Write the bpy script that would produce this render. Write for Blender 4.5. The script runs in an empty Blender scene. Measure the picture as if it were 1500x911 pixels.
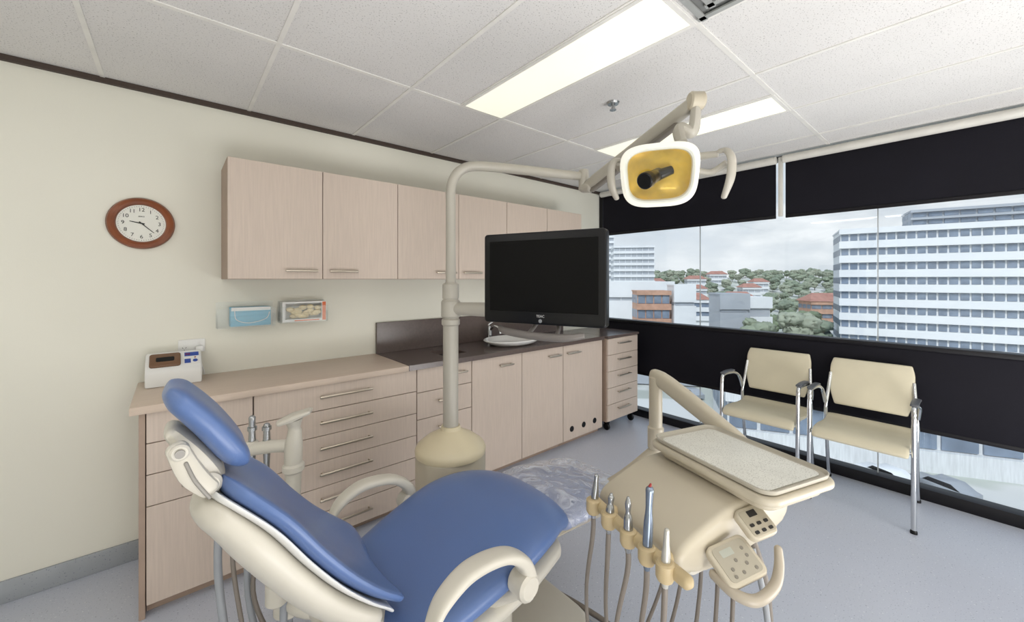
import bpy, bmesh, math, random
from mathutils import Vector, Matrix, noise
random.seed(7)
S=bpy.context.scene; COL=S.collection
S.view_settings.view_transform='Standard'
S.view_settings.look='None'
S.view_settings.exposure=.2
H=1.43; CEIL=2.42; WY=2.79; WX=3.72
# ---------------------------------------------------------------- materials
def lin(c):
    c=c/255.0
    return c/12.92 if c<=.04045 else ((c+.055)/1.055)**2.4
def rgb(r,g,b): return (lin(r),lin(g),lin(b),1)
def mat(name,col,rough=.5,metal=0,var=.06,scale=8,stretch=(1,1,1),bump=0,bscale=60,emis=0,coat=0,alpha=1,trans=0,speck=None,spec=None):
    m=bpy.data.materials.new(name); m.use_nodes=True
    n=m.node_tree.nodes; l=m.node_tree.links; b=n['Principled BSDF']
    tc=n.new('ShaderNodeTexCoord'); mp=n.new('ShaderNodeMapping'); mp.inputs['Scale'].default_value=stretch
    l.new(tc.outputs['Object'],mp.inputs['Vector'])
    nz=n.new('ShaderNodeTexNoise'); nz.inputs['Scale'].default_value=scale; nz.inputs['Detail'].default_value=4
    l.new(mp.outputs[0],nz.inputs['Vector'])
    rp=n.new('ShaderNodeValToRGB'); e=rp.color_ramp.elements
    e[0].position=.3; e[1].position=.7
    e[0].color=tuple(max(0,x*(1-var)) for x in col[:3])+(1,); e[1].color=tuple(min(1,x*(1+var)) for x in col[:3])+(1,)
    l.new(nz.outputs['Fac'],rp.inputs['Fac']); out=rp.outputs['Color']
    if speck:
        for (sc,th,scol) in speck:
            v=n.new('ShaderNodeTexNoise'); v.inputs['Scale'].default_value=sc; v.inputs['Detail'].default_value=1
            l.new(tc.outputs['Object'],v.inputs['Vector'])
            r2=n.new('ShaderNodeValToRGB'); r2.color_ramp.elements[0].position=th; r2.color_ramp.elements[1].position=th+.03
            l.new(v.outputs['Fac'],r2.inputs['Fac'])
            mx=n.new('ShaderNodeMix'); mx.data_type='RGBA'
            l.new(r2.outputs['Color'],mx.inputs[0]); l.new(out,mx.inputs[6]); mx.inputs[7].default_value=scol
            out=mx.outputs[2]
    l.new(out,b.inputs['Base Color'])
    b.inputs['Roughness'].default_value=rough; b.inputs['Metallic'].default_value=metal
    if spec is not None: b.inputs['Specular IOR Level'].default_value=spec
    if coat: b.inputs['Coat Weight'].default_value=coat
    if trans: b.inputs['Transmission Weight'].default_value=trans
    b.inputs['Alpha'].default_value=alpha
    if emis:
        l.new(out,b.inputs['Emission Color']); b.inputs['Emission Strength'].default_value=emis
    if bump:
        bn=n.new('ShaderNodeTexNoise'); bn.inputs['Scale'].default_value=bscale; bn.inputs['Detail'].default_value=3
        l.new(mp.outputs[0],bn.inputs['Vector'])
        bp=n.new('ShaderNodeBump'); bp.inputs['Strength'].default_value=bump; bp.inputs['Distance'].default_value=.01
        l.new(bn.outputs['Fac'],bp.inputs['Height']); l.new(bp.outputs[0],b.inputs['Normal'])
    return m
def clear_mat(name,tint=(1,1,1,1),gl=.06,rough=.02):
    m=bpy.data.materials.new(name); m.use_nodes=True; n=m.node_tree.nodes; l=m.node_tree.links
    n.remove(n['Principled BSDF']); o=n['Material Output']
    t=n.new('ShaderNodeBsdfTransparent'); t.inputs[0].default_value=tint
    g=n.new('ShaderNodeBsdfGlossy'); g.inputs['Roughness'].default_value=rough
    mx=n.new('ShaderNodeMixShader'); mx.inputs[0].default_value=gl
    l.new(t.outputs[0],mx.inputs[1]); l.new(g.outputs[0],mx.inputs[2]); l.new(mx.outputs[0],o.inputs[0])
    return m
M_wall=mat('wall_paint',rgb(230,228,216),.75,var=.012,scale=2,bump=.03,bscale=250)
M_ceil=mat('ceiling_tile_board',rgb(220,218,216),.9,var=.02,scale=3,speck=[(170,.65,rgb(166,164,161))],bump=.12,bscale=170)
M_tbar=mat('ceiling_grid_metal',rgb(228,226,221),.5)
M_floor=mat('vinyl_floor',rgb(193,198,211),.3,var=.02,scale=2,speck=[(140,.68,rgb(146,154,170)),(110,.70,rgb(224,228,234))])
M_base=mat('vinyl_skirting',rgb(160,165,170),.5,speck=[(140,.68,rgb(120,125,135))])
M_trimd=mat('dark_brown_trim',rgb(66,53,46),.6)
M_cab=mat('beige_laminate',rgb(203,187,174),.5,var=.05,scale=5,stretch=(26,26,1.2))
M_cabe=mat('beige_laminate_edge',rgb(168,146,130),.55)
M_top=mat('beige_worktop_laminate',rgb(204,186,170),.4,var=.04,scale=5,stretch=(2,22,22))
M_stone=mat('brown_stone_worktop',rgb(96,84,80),.22,var=.08,scale=60)
M_nickel=mat('brushed_nickel',rgb(190,180,165),.32,metal=.9,var=.03,scale=40)
M_chrome=mat('chrome',rgb(215,218,222),.12,metal=1,var=.01)
M_black=mat('black_plastic',rgb(12,12,14),.3,var=.05,spec=.3)
M_gap=mat('dark_cavity',rgb(14,14,14),.8)
M_screen=mat('screen_glass',rgb(5,5,6),.25,var=.02,spec=.15)
M_blue=mat('blue_vinyl_upholstery',rgb(88,112,160),.32,var=.035,scale=5,bump=.05,bscale=220)
M_lgrey=mat('pale_blue_vinyl',rgb(146,155,184),.36,var=.035,scale=5)
M_cream=mat('cream_plastic',rgb(200,195,183),.38,var=.02)
M_taupe=mat('beige_plastic',rgb(188,179,160),.4,var=.02)
M_tan=mat('tan_plastic',rgb(184,165,128),.45,var=.04)
M_pole=mat('warm_grey_enamel',rgb(174,169,158),.35,var=.02)
M_dome=mat('ivory_plastic',rgb(210,198,168),.35,var=.02)
M_white=mat('white_plastic',rgb(230,230,228),.35,var=.01)
M_cer=mat('white_ceramic',rgb(238,238,236),.12,var=.01,coat=.3)
M_hose=mat('grey_silicone_hose',rgb(122,114,106),.5)
M_hosel=mat('pale_grey_hose',rgb(150,154,160),.5)
M_wood=mat('brown_wood',rgb(130,70,36),.35,var=.2,scale=12,stretch=(1,5,1))
M_paper=mat('white_dial',rgb(230,230,222),.6,var=.01)
M_ink=mat('black_ink',rgb(30,28,26),.6)
M_acryl=clear_mat('clear_acrylic',(.97,.98,.985,1),.07)
M_glass=clear_mat('window_glass',(.95,.97,.98,1),.04)
def film():
    m=bpy.data.materials.new('clear_plastic_film'); m.use_nodes=True; n=m.node_tree.nodes; l=m.node_tree.links
    b=n['Principled BSDF']; b.inputs['Base Color'].default_value=rgb(222,226,236); b.inputs['Roughness'].default_value=.1; b.inputs['Specular IOR Level'].default_value=1
    b.inputs['Coat Weight'].default_value=1; b.inputs['Coat Roughness'].default_value=.05
    tc=n.new('ShaderNodeTexCoord'); nz=n.new('ShaderNodeTexNoise'); nz.inputs['Scale'].default_value=11; nz.inputs['Detail'].default_value=3; nz.inputs['Distortion'].default_value=1.6
    l.new(tc.outputs['Object'],nz.inputs['Vector']); bp=n.new('ShaderNodeBump'); bp.inputs['Strength'].default_value=.9; bp.inputs['Distance'].default_value=.03
    l.new(nz.outputs['Fac'],bp.inputs['Height']); l.new(bp.outputs[0],b.inputs['Normal']); l.new(bp.outputs[0],b.inputs['Coat Normal'])
    rp=n.new('ShaderNodeValToRGB'); rp.color_ramp.elements[0].position=.35; rp.color_ramp.elements[0].color=(.18,.18,.18,1); rp.color_ramp.elements[1].position=.65; rp.color_ramp.elements[1].color=(.6,.6,.6,1)
    l.new(nz.outputs['Fac'],rp.inputs['Fac']); l.new(rp.outputs['Color'],b.inputs['Alpha']); return m
M_wrap=film()
M_mask=mat('pale_blue_mask',rgb(124,184,210),.8,var=.1,scale=20,stretch=(1,1,14))
M_orange=mat('orange_label',rgb(220,110,60),.5)
M_glove=mat('cream_latex',rgb(222,205,165),.7,var=.12,scale=45)
M_smoke=mat('smoked_brown_window',rgb(116,86,64),.25,var=.08)
M_bluel=mat('blue_label',rgb(50,80,165),.5)
M_red=mat('red_paint',rgb(140,36,34),.5)
M_vinyl=mat('cream_vinyl',rgb(208,200,176),.5,var=.03,bump=.05,bscale=250)
M_blind=mat('black_blind_fabric',rgb(20,19,27),.75,var=.12,scale=3,bump=.1,bscale=500,spec=.2)
M_rail=mat('pale_blind_rail',rgb(215,213,206),.45)
M_frame=mat('dark_window_frame',rgb(18,17,22),.45,spec=.3)
M_yel=mat('yellow_reflector',rgb(232,192,80),.2,metal=.3,var=.25,scale=16,emis=.14)  # emission added to brighten the reflector, which is no light source
M_lens=mat('frosted_lens_rim',rgb(236,234,222),.25,var=.03,emis=.06)  # slight glow put into the rim colour to lift its brightness
M_grate=mat('perforated_tray_liner',rgb(212,211,202),.5,speck=[(260,.6,rgb(180,178,168))])
M_lcd=mat('lcd_panel',rgb(168,170,158),.3)
M_steel=mat('stainless_steel',rgb(170,172,174),.25,metal=.9)
M_lamp=mat('lamp_diffuser',rgb(248,247,230),.5,var=.02,scale=3,emis=.45)
M_fill=mat('added_fill_diffuser',rgb(255,253,252),.5,var=.01,emis=5.0)  # strong glow for the added fill panels out of view
# ---------------------------------------------------------------- geometry
def basis(o,xa,ya):
    x=Vector(xa).normalized(); y=Vector(ya); y=(y-x*x.dot(y)).normalized(); z=x.cross(y)
    return Matrix(((x.x,y.x,z.x,o[0]),(x.y,y.y,z.y,o[1]),(x.z,y.z,z.z,o[2]),(0,0,0,1)))
def catmull(pts,n):
    P=[tuple(p) for p in pts]
    if len(P)<3 or n<=1: 
        return P
    out=[]
    for i in range(len(P)-1):
        p0=P[max(i-1,0)];p1=P[i];p2=P[i+1];p3=P[min(i+2,len(P)-1)]
        for k in range(n):
            t=k/n
            out.append(tuple(.5*((2*b)+(-a+c)*t+(2*a-5*b+4*c-d)*t*t+(-a+3*b-3*c+d)*t**3) for a,b,c,d in zip(p0,p1,p2,p3)))
    out.append(P[-1]); return out
def rrect(cx,cy,w,h,r,n=5):
    o=[]
    for (sx,sy,a0) in ((1,1,0),(-1,1,90),(-1,-1,180),(1,-1,270)):
        for k in range(n+1):
            a=math.radians(a0+90*k/n)
            o.append((cx+sx*(w/2-r)+r*math.cos(a),cy+sy*(h/2-r)+r*math.sin(a)))
    return o
class G:
    def __init__(s,M=None): s.bm=bmesh.new(); s.M=M or Matrix.Identity(4); s.mi=0
    def _add(s,t,M=None):
        bmesh.ops.recalc_face_normals(t,faces=t.faces[:])
        for f in t.faces: f.material_index=s.mi
        me=bpy.data.meshes.new('t'); t.to_mesh(me); t.free()
        me.transform(s.M@M if M else s.M); s.bm.from_mesh(me); bpy.data.meshes.remove(me); return s
    def box(s,x0,x1,y0,y1,z0,z1,bev=0,seg=2,M=None):
        t=bmesh.new(); bmesh.ops.create_cube(t,size=1)
        for v in t.verts: v.co=Vector(((x0+x1)/2+v.co.x*(x1-x0),(y0+y1)/2+v.co.y*(y1-y0),(z0+z1)/2+v.co.z*(z1-z0)))
        if bev: bmesh.ops.bevel(t,geom=t.edges[:],offset=bev,segments=seg,affect='EDGES',profile=.5)
        return s._add(t,M)
    def prism(s,o,z0,z1,bev=0,seg=3,M=None):
        t=bmesh.new(); vs=[t.verts.new((p[0],p[1],z0)) for p in o]; f=t.faces.new(vs)
        r=bmesh.ops.extrude_face_region(t,geom=[f]); 
        for v in r['geom']:
            if isinstance(v,bmesh.types.BMVert): v.co.z=z1
        if bev:
            es=[e for e in t.edges if abs(e.verts[0].co.z-e.verts[1].co.z)<1e-6]
            bmesh.ops.bevel(t,geom=es,offset=bev,segments=seg,affect='EDGES',profile=.5)
        return s._add(t,M)
    def loft(s,rings,caps=True,M=None,closed=True):
        t=bmesh.new(); R=[[t.verts.new(p) for p in r] for r in rings]; n=len(R[0])
        for a,b in zip(R,R[1:]):
            for i in range(n if closed else n-1):
                j=(i+1)%n; t.faces.new((a[i],a[j],b[j],b[i]))
        if caps and closed: t.faces.new(R[0][::-1]); t.faces.new(R[-1])
        return s._add(t,M)
    def tube(s,pts,r,seg=12,sm=8,ref=None,rnd=False,M=None,ex=2.0):
        k=len(pts); rr=[(q,q) if not isinstance(q,(tuple,list)) else q for q in (r if isinstance(r,list) else [r]*k)]
        P=catmull([tuple(p)+tuple(q) for p,q in zip(pts,rr)],sm)
        pos=[Vector(p[:3]) for p in P]; rad=[(max(p[3],1e-4),max(p[4],1e-4)) for p in P]
        T=[]
        for i in range(len(pos)):
            a=pos[max(i-1,0)];b=pos[min(i+1,len(pos)-1)]; T.append((b-a).normalized())
        side=Vector(ref) if ref else (Vector((0,0,1)).cross(T[0]) if abs(T[0].z)<.9 else Vector((1,0,0)))
        F=[]
        for t in T:
            if ref: side=Vector(ref)
            side=(side-t*side.dot(t)).normalized(); F.append((side.copy(),t.cross(side)))
        sets=[]
        def ring(p,f,ra,rb):
            o=[]
            for q in range(seg):
                a=2*math.pi*q/seg; c=math.cos(a); d=math.sin(a)
                c=math.copysign(abs(c)**(2/ex),c); d=math.copysign(abs(d)**(2/ex),d)
                o.append(p+f[0]*c*ra+f[1]*d*rb)
            return o
        if rnd:
            for q in (80,60,40,20):
                a=math.radians(q); m=min(rad[0]); sets.append(ring(pos[0]-T[0]*m*math.sin(a),F[0],rad[0][0]-m*(1-math.cos(a)),rad[0][1]-m*(1-math.cos(a))))
        for p,f,q in zip(pos,F,rad): sets.append(ring(p,f,*q))
        if rnd:
            for q in (20,40,60,80):
                a=math.radians(q); m=min(rad[-1]); sets.append(ring(pos[-1]+T[-1]*m*math.sin(a),F[-1],rad[-1][0]-m*(1-math.cos(a)),rad[-1][1]-m*(1-math.cos(a))))
        return s.loft(sets,M=M)
    def cyl(s,p0,p1,r0,r1=None,seg=24,bev=0,M=None):
        r1=r0 if r1 is None else r1; p0=Vector(p0);p1=Vector(p1)
        if bev:
            d=(p1-p0).normalized()
            return s.tube([p0,p0+d*bev,p1-d*bev,p1],[r0-bev,r0,r1,r1-bev],seg=seg,sm=1,M=M)
        return s.tube([p0,p1],[r0,r1],seg=seg,sm=1,M=M)
    def lathe(s,prof,c=(0,0,0),seg=32,M=None,sx=1,sy=1):
        rings=[[Vector((c[0]+sx*max(r,1e-4)*math.cos(2*math.pi*i/seg),c[1]+sy*max(r,1e-4)*math.sin(2*math.pi*i/seg),c[2]+z)) for i in range(seg)] for r,z in prof]
        return s.loft(rings,M=M)
    def ball(s,c,r,sc=(1,1,1),M=None,sub=3):
        t=bmesh.new(); bmesh.ops.create_icosphere(t,subdivisions=sub,radius=r)
        for v in t.verts: v.co=Vector((c[0]+v.co.x*sc[0],c[1]+v.co.y*sc[1],c[2]+v.co.z*sc[2]))
        return s._add(t,M)
    def text(s,body,size,M,ext=.0006,font_scale=1):
        cu=bpy.data.curves.new('txt','FONT'); cu.body=body; cu.size=size; cu.align_x='CENTER'; cu.align_y='CENTER'; cu.extrude=ext
        o=bpy.data.objects.new('txt',cu); COL.objects.link(o); bpy.context.view_layer.update()
        me=bpy.data.meshes.new_from_object(o.evaluated_get(bpy.context.evaluated_depsgraph_get()))
        me.transform(s.M@M)
        for p in me.polygons: p.material_index=s.mi
        s.bm.from_mesh(me); bpy.data.objects.remove(o); bpy.data.meshes.remove(me); bpy.data.curves.remove(cu); return s
    def out(s,name,mats,parent=None,label=None,cat=None,group=None,kind=None,ang=38,origin=None):
        me=bpy.data.meshes.new(name); s.bm.to_mesh(me); s.bm.free()
        xs=[v.co for v in me.vertices]
        lo=Vector((min(v.x for v in xs),min(v.y for v in xs),min(v.z for v in xs))); hi=Vector((max(v.x for v in xs),max(v.y for v in xs),max(v.z for v in xs)))
        c=Vector(origin) if origin else (lo+hi)/2
        if not parent and not origin: c.z=lo.z
        me.transform(Matrix.Translation(-c))
        for m in (mats if isinstance(mats,list) else [mats]): me.materials.append(m)
        me.shade_smooth(); me.set_sharp_from_angle(angle=math.radians(ang))
        o=bpy.data.objects.new(name,me); COL.objects.link(o)
        if parent: o.parent=parent; o.location=c-WP[parent.name]
        else: o.location=c
        WP[o.name]=c
        tag(o,label,cat,group,kind); return o
WP={}
def tag(o,label=None,cat=None,group=None,kind=None):
    if label: o['label']=label
    if cat: o['category']=cat
    if group: o['group']=group
    if kind: o['kind']=kind
def empty(name,loc,label,cat,group=None):
    o=bpy.data.objects.new(name,None); o.empty_display_size=.1; COL.objects.link(o); o.location=loc; WP[o.name]=Vector(loc)
    tag(o,label,cat,group); return o
def copy_thing(src,off,label=None,rot=None):
    o=src.copy(); COL.objects.link(o); o.location=src.location+Vector(off); WP[o.name]=Vector(o.location)
    if label: o['label']=label
    if rot is not None: o.rotation_euler=(0,0,rot)
    def rec(a,b):
        for c in list(a.children):
            d=c.copy(); COL.objects.link(d); d.parent=b; rec(c,d)
    rec(src,o); return o
def V(R,D,z=0): return Vector((.649*D+.76*R,.76*D-.649*R,z))
# ---------------------------------------------------------------- room
X0,Y0=-1.6,-1.9
G().box(X0-.1,WX+.1,Y0-.1,WY+.1,-.1,0).out('floor',M_floor,kind='structure',label='pale blue-grey speckled vinyl floor',cat='floor')
G().box(X0-.1,WX+.1,Y0-.1,WY+.1,CEIL,CEIL+.08).out('ceiling',M_ceil,kind='structure',label='off-white pitted acoustic tile ceiling',cat='ceiling')
G().box(X0-.1,WX+.1,WY,WY+.1,0,CEIL).out('wall_north',M_wall,kind='structure',label='pale cream painted wall behind the cabinets',cat='wall')
G().box(X0-.1,X0,Y0,WY,0,CEIL).out('wall_west',M_wall,kind='structure',label='pale cream painted wall',cat='wall')
G().box(X0,WX+.1,Y0-.1,Y0,0,CEIL).out('wall_south',M_wall,kind='structure',label='pale cream painted wall',cat='wall')
G().box(WX-.02,WX+.06,Y0,WY,.46,.965,.004).out('wall_east',M_blind,kind='structure',label='black spandrel panel between upper and lower glazing',cat='wall')
G().box(X0,-.115,WY-.012,WY,0,.1,.003).out('baseboard_north',M_base,kind='structure',label='grey speckled coved vinyl skirting',cat='skirting')
G().box(X0,WX-.02,WY-.022,WY,CEIL-.026,CEIL-.001).out('trim_1',M_trimd,kind='structure',label='dark brown shadow-line trim at ceiling edge',cat='trim')
g=G()
for k in range(-3,6):
    x=.335+.6*k
    if x>WX: continue
    g.box(x-.009,x+.009,Y0,WY-.02,CEIL-.004,CEIL+.002)
for y in (-1.7,-.5,.7,1.9): g.box(X0,WX-.06,y-.010,y+.010,CEIL-.0045,CEIL+.002)
for x in (1.24,2.44): g.box(x-.009,x+.009,.7,1.9,CEIL-.004,CEIL+.002)
g.out('trim_2',M_tbar,kind='structure',label='off-white metal ceiling grid bars',cat='ceiling grid')
M_sil=mat('silicone',rgb(170,175,178),.5)
def window(name,z0,z1,joints,fr,label):
    g=G()
    g.box(WX-.03,WX+.07,Y0,WY-.0,z0,z0+fr,.003); g.box(WX-.0,WX+.07,Y0,WY,z1-.03,z1,.003)
    g.box(WX-.03,WX+.07,WY-.05,WY,z0,z1,.003); g.box(WX-.03,WX+.07,Y0,Y0+.05,z0,z1,.003)
    w=g.out(name,M_frame,kind='structure',label=label,cat='window')
    ys=[Y0+.05]+joints+[WY-.05]
    for a,b in zip(ys,ys[1:]):
        G().box(WX+.035,WX+.041,a+.004,b-.004,z0+fr,z1-.03).out('pane',M_glass,parent=w)
    for j in joints:
        G().box(WX+.033,WX+.043,j-.003,j+.003,z0+fr,z1-.03).out('pane_joint',M_sil,parent=w)
window('window_1',.965,CEIL-.001,[-.8,.445,1.679],.03,'wide ribbon window with frameless pane joints')
window('window_2',.0,.46,[-.8,.445,1.679],.075,'low ribbon window at floor level with black sill')
def blind(y0,y1,label):
    r=empty('roller_blind',((WX-.07),(y0+y1)/2,1.9),label,'blind','black roller blinds over the window')
    G().cyl((WX-.075,y0,2.375),(WX-.075,y1,2.375),.03,bev=.003).out('roller_tube',M_rail,parent=r,label='pale grey roller tube')
    G().box(WX-.047,WX-.044,y0+.01,y1-.01,1.935,2.375).out('fabric',M_blind,parent=r)
    G().box(WX-.052,WX-.038,y0+.01,y1-.01,1.915,1.94,.004).out('bottom_rail',M_frame,parent=r)
blind(1.03,2.73,'black roller blind lowered partway beside the room corner')
blind(-1.8,.985,'wide black roller blind lowered partway over the window')
G().box(WX-.06,WX-.035,.992,1.022,1.93,2.4,.003).out('blind_gap_light',M_rail,kind='structure',label='pale vertical strip standing in for light leaking between the two blinds',cat='trim')  # pale box painted in place of the light leak between the blinds
def clight(x0,y0,m,label):
    r=empty('ceiling_light',(x0+.15,y0+.6,CEIL),label,'ceiling light','recessed fluorescent troffers in the ceiling grid')
    g=G(); z0,z1=CEIL-.007,CEIL-.001
    g.box(x0,x0+.3,y0,y0+.018,z0,z1);g.box(x0,x0+.3,y0+1.182,y0+1.2,z0,z1);g.box(x0,x0+.018,y0+.018,y0+1.182,z0,z1);g.box(x0+.282,x0+.3,y0+.018,y0+1.182,z0,z1)
    g.out('light_frame',M_tbar,parent=r)
    G().box(x0+.018,x0+.282,y0+.018,y0+1.182,CEIL-.005,CEIL-.001).out('diffuser',m,parent=r,label='glowing warm-white diffuser')
clight(1.24,.7,M_lamp,'long recessed fluorescent light with warm-white diffuser')
clight(2.44,.7,M_lamp,'long recessed fluorescent light with warm-white diffuser')
for p in ((.04,-.5),(1.24,-1.7),(2.44,-1.7),(-1.16,.7),(-1.16,-1.7)): clight(p[0],p[1],M_fill,'added unseen ceiling panel brightening the room')  # extra panels added behind the camera to light the room
r=empty('air_vent',(1.24,.4,CEIL),'square white louvred ceiling air diffuser in the tile grid','air vent')
g=G()
for k in range(5):
    w=.56-.1*k; z=CEIL-.012+.002*k
    for a in (0,90,180,270):
        g.box(-w/2,w/2,w/2-.03,w/2-.008,-.006,.0,M=Matrix.Translation((1.24,.4,z))@Matrix.Rotation(math.radians(a),4,'Z'))
g.out('louvre',mat('vent_grey',rgb(160,162,160),.5),parent=r)
G().box(.96,1.52,.12,.68,CEIL-.003,CEIL-.0005).out('backing',mat('vent_dark',rgb(125,126,124),.7),parent=r)
r=empty('fire_sprinkler',(1.869,1.318,CEIL),'small chrome fire sprinkler with round ceiling rosette','sprinkler')
G().lathe([(.0,-.012),(.03,-.012),(.036,-.001),(0,-.001)],(1.869,1.318,CEIL)).out('rosette',M_steel,parent=r)
g=G().cyl((1.869,1.318,CEIL-.04),(1.869,1.318,CEIL-.01),.006); g.cyl((1.869,1.318,CEIL-.045),(1.869,1.318,CEIL-.04),.018)
g.tube([(1.857,1.318,CEIL-.012),(1.853,1.318,CEIL-.028),(1.869,1.318,CEIL-.042),(1.885,1.318,CEIL-.028),(1.881,1.318,CEIL-.012)],.0025,seg=6)
g.out('spray_head',M_steel,parent=r)
# ---------------------------------------------------------------- cabinets
def handle(parent,x0,x1,z,yf,vert=False):
    g=G(); g.tube([(x0,yf-.028,z),(x1,yf-.028,z)],[(.004,.007)]*2,seg=10,sm=1,rnd=True)
    for x in (x0+.012,x1-.012): g.cyl((x,yf+.001,z),(x,yf-.028,z),.0045,seg=10)
    g.out('handle',M_nickel,parent=parent,label='brushed nickel bar handle')
def front(name,root,x0,x1,z0,z1,yf,h=None):
    d=G().box(x0+.0018,x1-.0018,yf,yf+.018,z0+.0018,z1-.0018,.0012,1).out(name,M_cab,parent=root)
    if h: handle(d,h[0],h[1],h[2],yf)
    return d
def unit(name,x0,x1,z0,z1,yf,label,cat,grp=None,kick=True,yb=2.785):
    r=empty(name,((x0+x1)/2,(yf+yb)/2,0 if kick else z0),label,cat,grp)
    g=G(); g.box(x0+.001,x1-.001,yf+.019,yb,z0,z1,.001,1); 
    if kick: g.box(x0+.001,x1-.001,yf+.05,yb,0,z0)
    g.out('body',[M_cabe],parent=r); return r
YF=2.27; ZT=.866
BG='beige base cabinets along the wall'
r=unit('base_cabinet',-.09,.292,.05,ZT,YF,'beige woodgrain cabinet with three drawers above a door','cabinet',BG)
front('drawer',r,-.09,.292,.735,ZT,YF,(.03,.17,.80)); front('drawer',r,-.09,.292,.602,.735,YF,(.03,.17,.668))
front('drawer',r,-.09,.292,.468,.602,YF,(.03,.17,.532)); front('door',r,-.09,.292,.05,.468,YF,(.1,.23,.40))
r=unit('base_cabinet',.294,1.155,.045,ZT,YF,'wide beige woodgrain unit with six drawers and bar handles','cabinet',BG)
for k in range(6): 
    zt=ZT-.137*k; front('drawer',r,.294,1.155,zt-.137,zt,YF,(.59,.865,zt-.062))
r=unit('base_cabinet',1.157,1.571,.045,ZT,YF,'narrow beige woodgrain unit with drawers beside the sink','cabinet',BG)
for k in range(4): 
    h=[.15,.17,.2,.301][k]; zt=ZT-sum([.15,.17,.2,.301][:k]); front('drawer',r,1.157,1.571,zt-h,zt,YF,(1.42,1.52,zt-.06) if k in(0,) else (1.30,1.43,zt-.07))
r=unit('base_cabinet',1.573,2.509,.045,ZT,YF,'beige woodgrain sink cabinet with two doors','cabinet',BG)
front('door',r,1.573,2.04,.045,ZT,YF,(1.81,1.935,.797)); front('door',r,2.04,2.509,.045,ZT,YF,(2.32,2.46,.797))
r=unit('base_cabinet',2.511,3.05,.045,ZT,YF,'beige woodgrain cabinet door with three round black vents','cabinet',BG)
d=front('door',r,2.511,3.05,.045,ZT,YF,(2.545,2.71,.797))
for x in (2.62,2.78,2.935): 
    g=G(); g.cyl((x,YF+.001,.135),(x,YF-.003,.135),.026,.024); g.out('vent',M_black,parent=d,label='round black vent')
G().box(-.112,-.0915,YF,2.785,0,ZT,.001,1).out('end_panel',M_cabe,label='beige laminate end panel closing the base cabinets',cat='panel')
G().box(-.14,1.094,2.25,2.786,.867,.9,.002,2).out('worktop',M_top,label='beige laminate worktop on the drawer cabinets',cat='worktop')
r=empty('worktop',(2.1,2.5,.867),'dark brown stone worktop with upstand and inset sink','worktop')
g=G(); 
sx0,sx1,sy0,sy1=1.42,1.62,2.40,2.60
g.box(1.096,sx0,2.25,2.786,.867,.9); g.box(sx1,3.06,2.25,2.786,.867,.9); g.box(sx0,sx1,2.25,sy0,.867,.9); g.box(sx0,sx1,sy1,2.786,.867,.9)
g.out('slab',M_stone,parent=r)
G().box(1.097,3.06,2.765,2.787,.9,1.12,.002,1).out('backsplash',M_stone,parent=r)
g=G(); g.box(sx0,sx1,sy0,sy1,.8665,.868); g.out('recess',M_gap,parent=r,label='dark recessed waste opening')
r=empty('wash_basin',(2.11,2.47,.9),'white ceramic oval wash basin on the stone worktop','basin')
g=G(); g.lathe([(.0,.001),(.18,.001),(.225,.02),(.25,.036),(.256,.042),(.25,.047),(.235,.045),(.2,.02),(.12,.008),(0,.006)],(2.11,2.47,.9),seg=48,sx=1,sy=.75); g.out('bowl',M_cer,parent=r)
G().cyl((2.11,2.47,.9065),(2.11,2.47,.91),.018).out('drain',M_chrome,parent=r,label='chrome drain')
r=empty('tap',(2.06,2.71,.9),'chrome lever tap behind the wash basin','tap')
g=G(); g.cyl((2.06,2.71,.9),(2.06,2.71,1.02),.02,bev=.003); g.tube([(2.06,2.71,.99),(2.06,2.65,1.03),(2.06,2.58,1.02),(2.06,2.56,.98)],.011); g.out('spout',M_chrome,parent=r)
G().tube([(2.06,2.71,1.02),(2.06,2.72,1.04),(2.1,2.69,1.075)],[.012,.01,.006],rnd=True).out('lever',M_chrome,parent=r)
r=empty('mobile_drawer_unit',(3.32,2.49,0),'beige five-drawer unit on black castors with dark top','drawer unit')
CX0,CX1,CY=3.075,3.575,2.225
G().box(CX0,CX1,CY+.019,2.76,.09,.875,.002,1).out('body',M_cabe,parent=r)
G().box(CX0-.01,CX1+.01,CY-.01,2.76,.876,.9,.002,1).out('top_panel',M_stone,parent=r,label='dark brown top')
for k in range(5):
    zt=.872-.155*k; front('drawer',r,CX0,CX1,zt-.155,zt,CY,(3.22,3.42,zt-.05))
for x in (CX0+.05,CX1-.05):
    for y in (CY+.05,2.7):
        g=G(); g.cyl((x-.012,y,.034),(x+.012,y,.034),.034,bev=.005); g.box(x-.02,x+.02,y-.02,y+.02,.066,.09,.003); g.box(x-.017,x-.013,y-.014,y+.014,.03,.07); g.box(x+.013,x+.017,y-.014,y+.014,.03,.07)
        g.out('castor',M_black,parent=r,label='black castor')
UX=[.204,.652,1.108,1.575,2.03,2.49,2.955]; UY=2.44
for k in range(3):
    a,b,c=UX[2*k],UX[2*k+1],UX[2*k+2]
    r=unit('wall_cabinet',a,c,1.43,2.05,UY,'beige woodgrain wall cabinet with two doors','cabinet','beige wall cabinets above the worktop',kick=False)
    front('door',r,a,b,1.43,2.05,UY,(b-.19,b-.035,1.477)); front('door',r,b,c,1.43,2.05,UY,(b+.035,b+.19,1.477))
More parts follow.
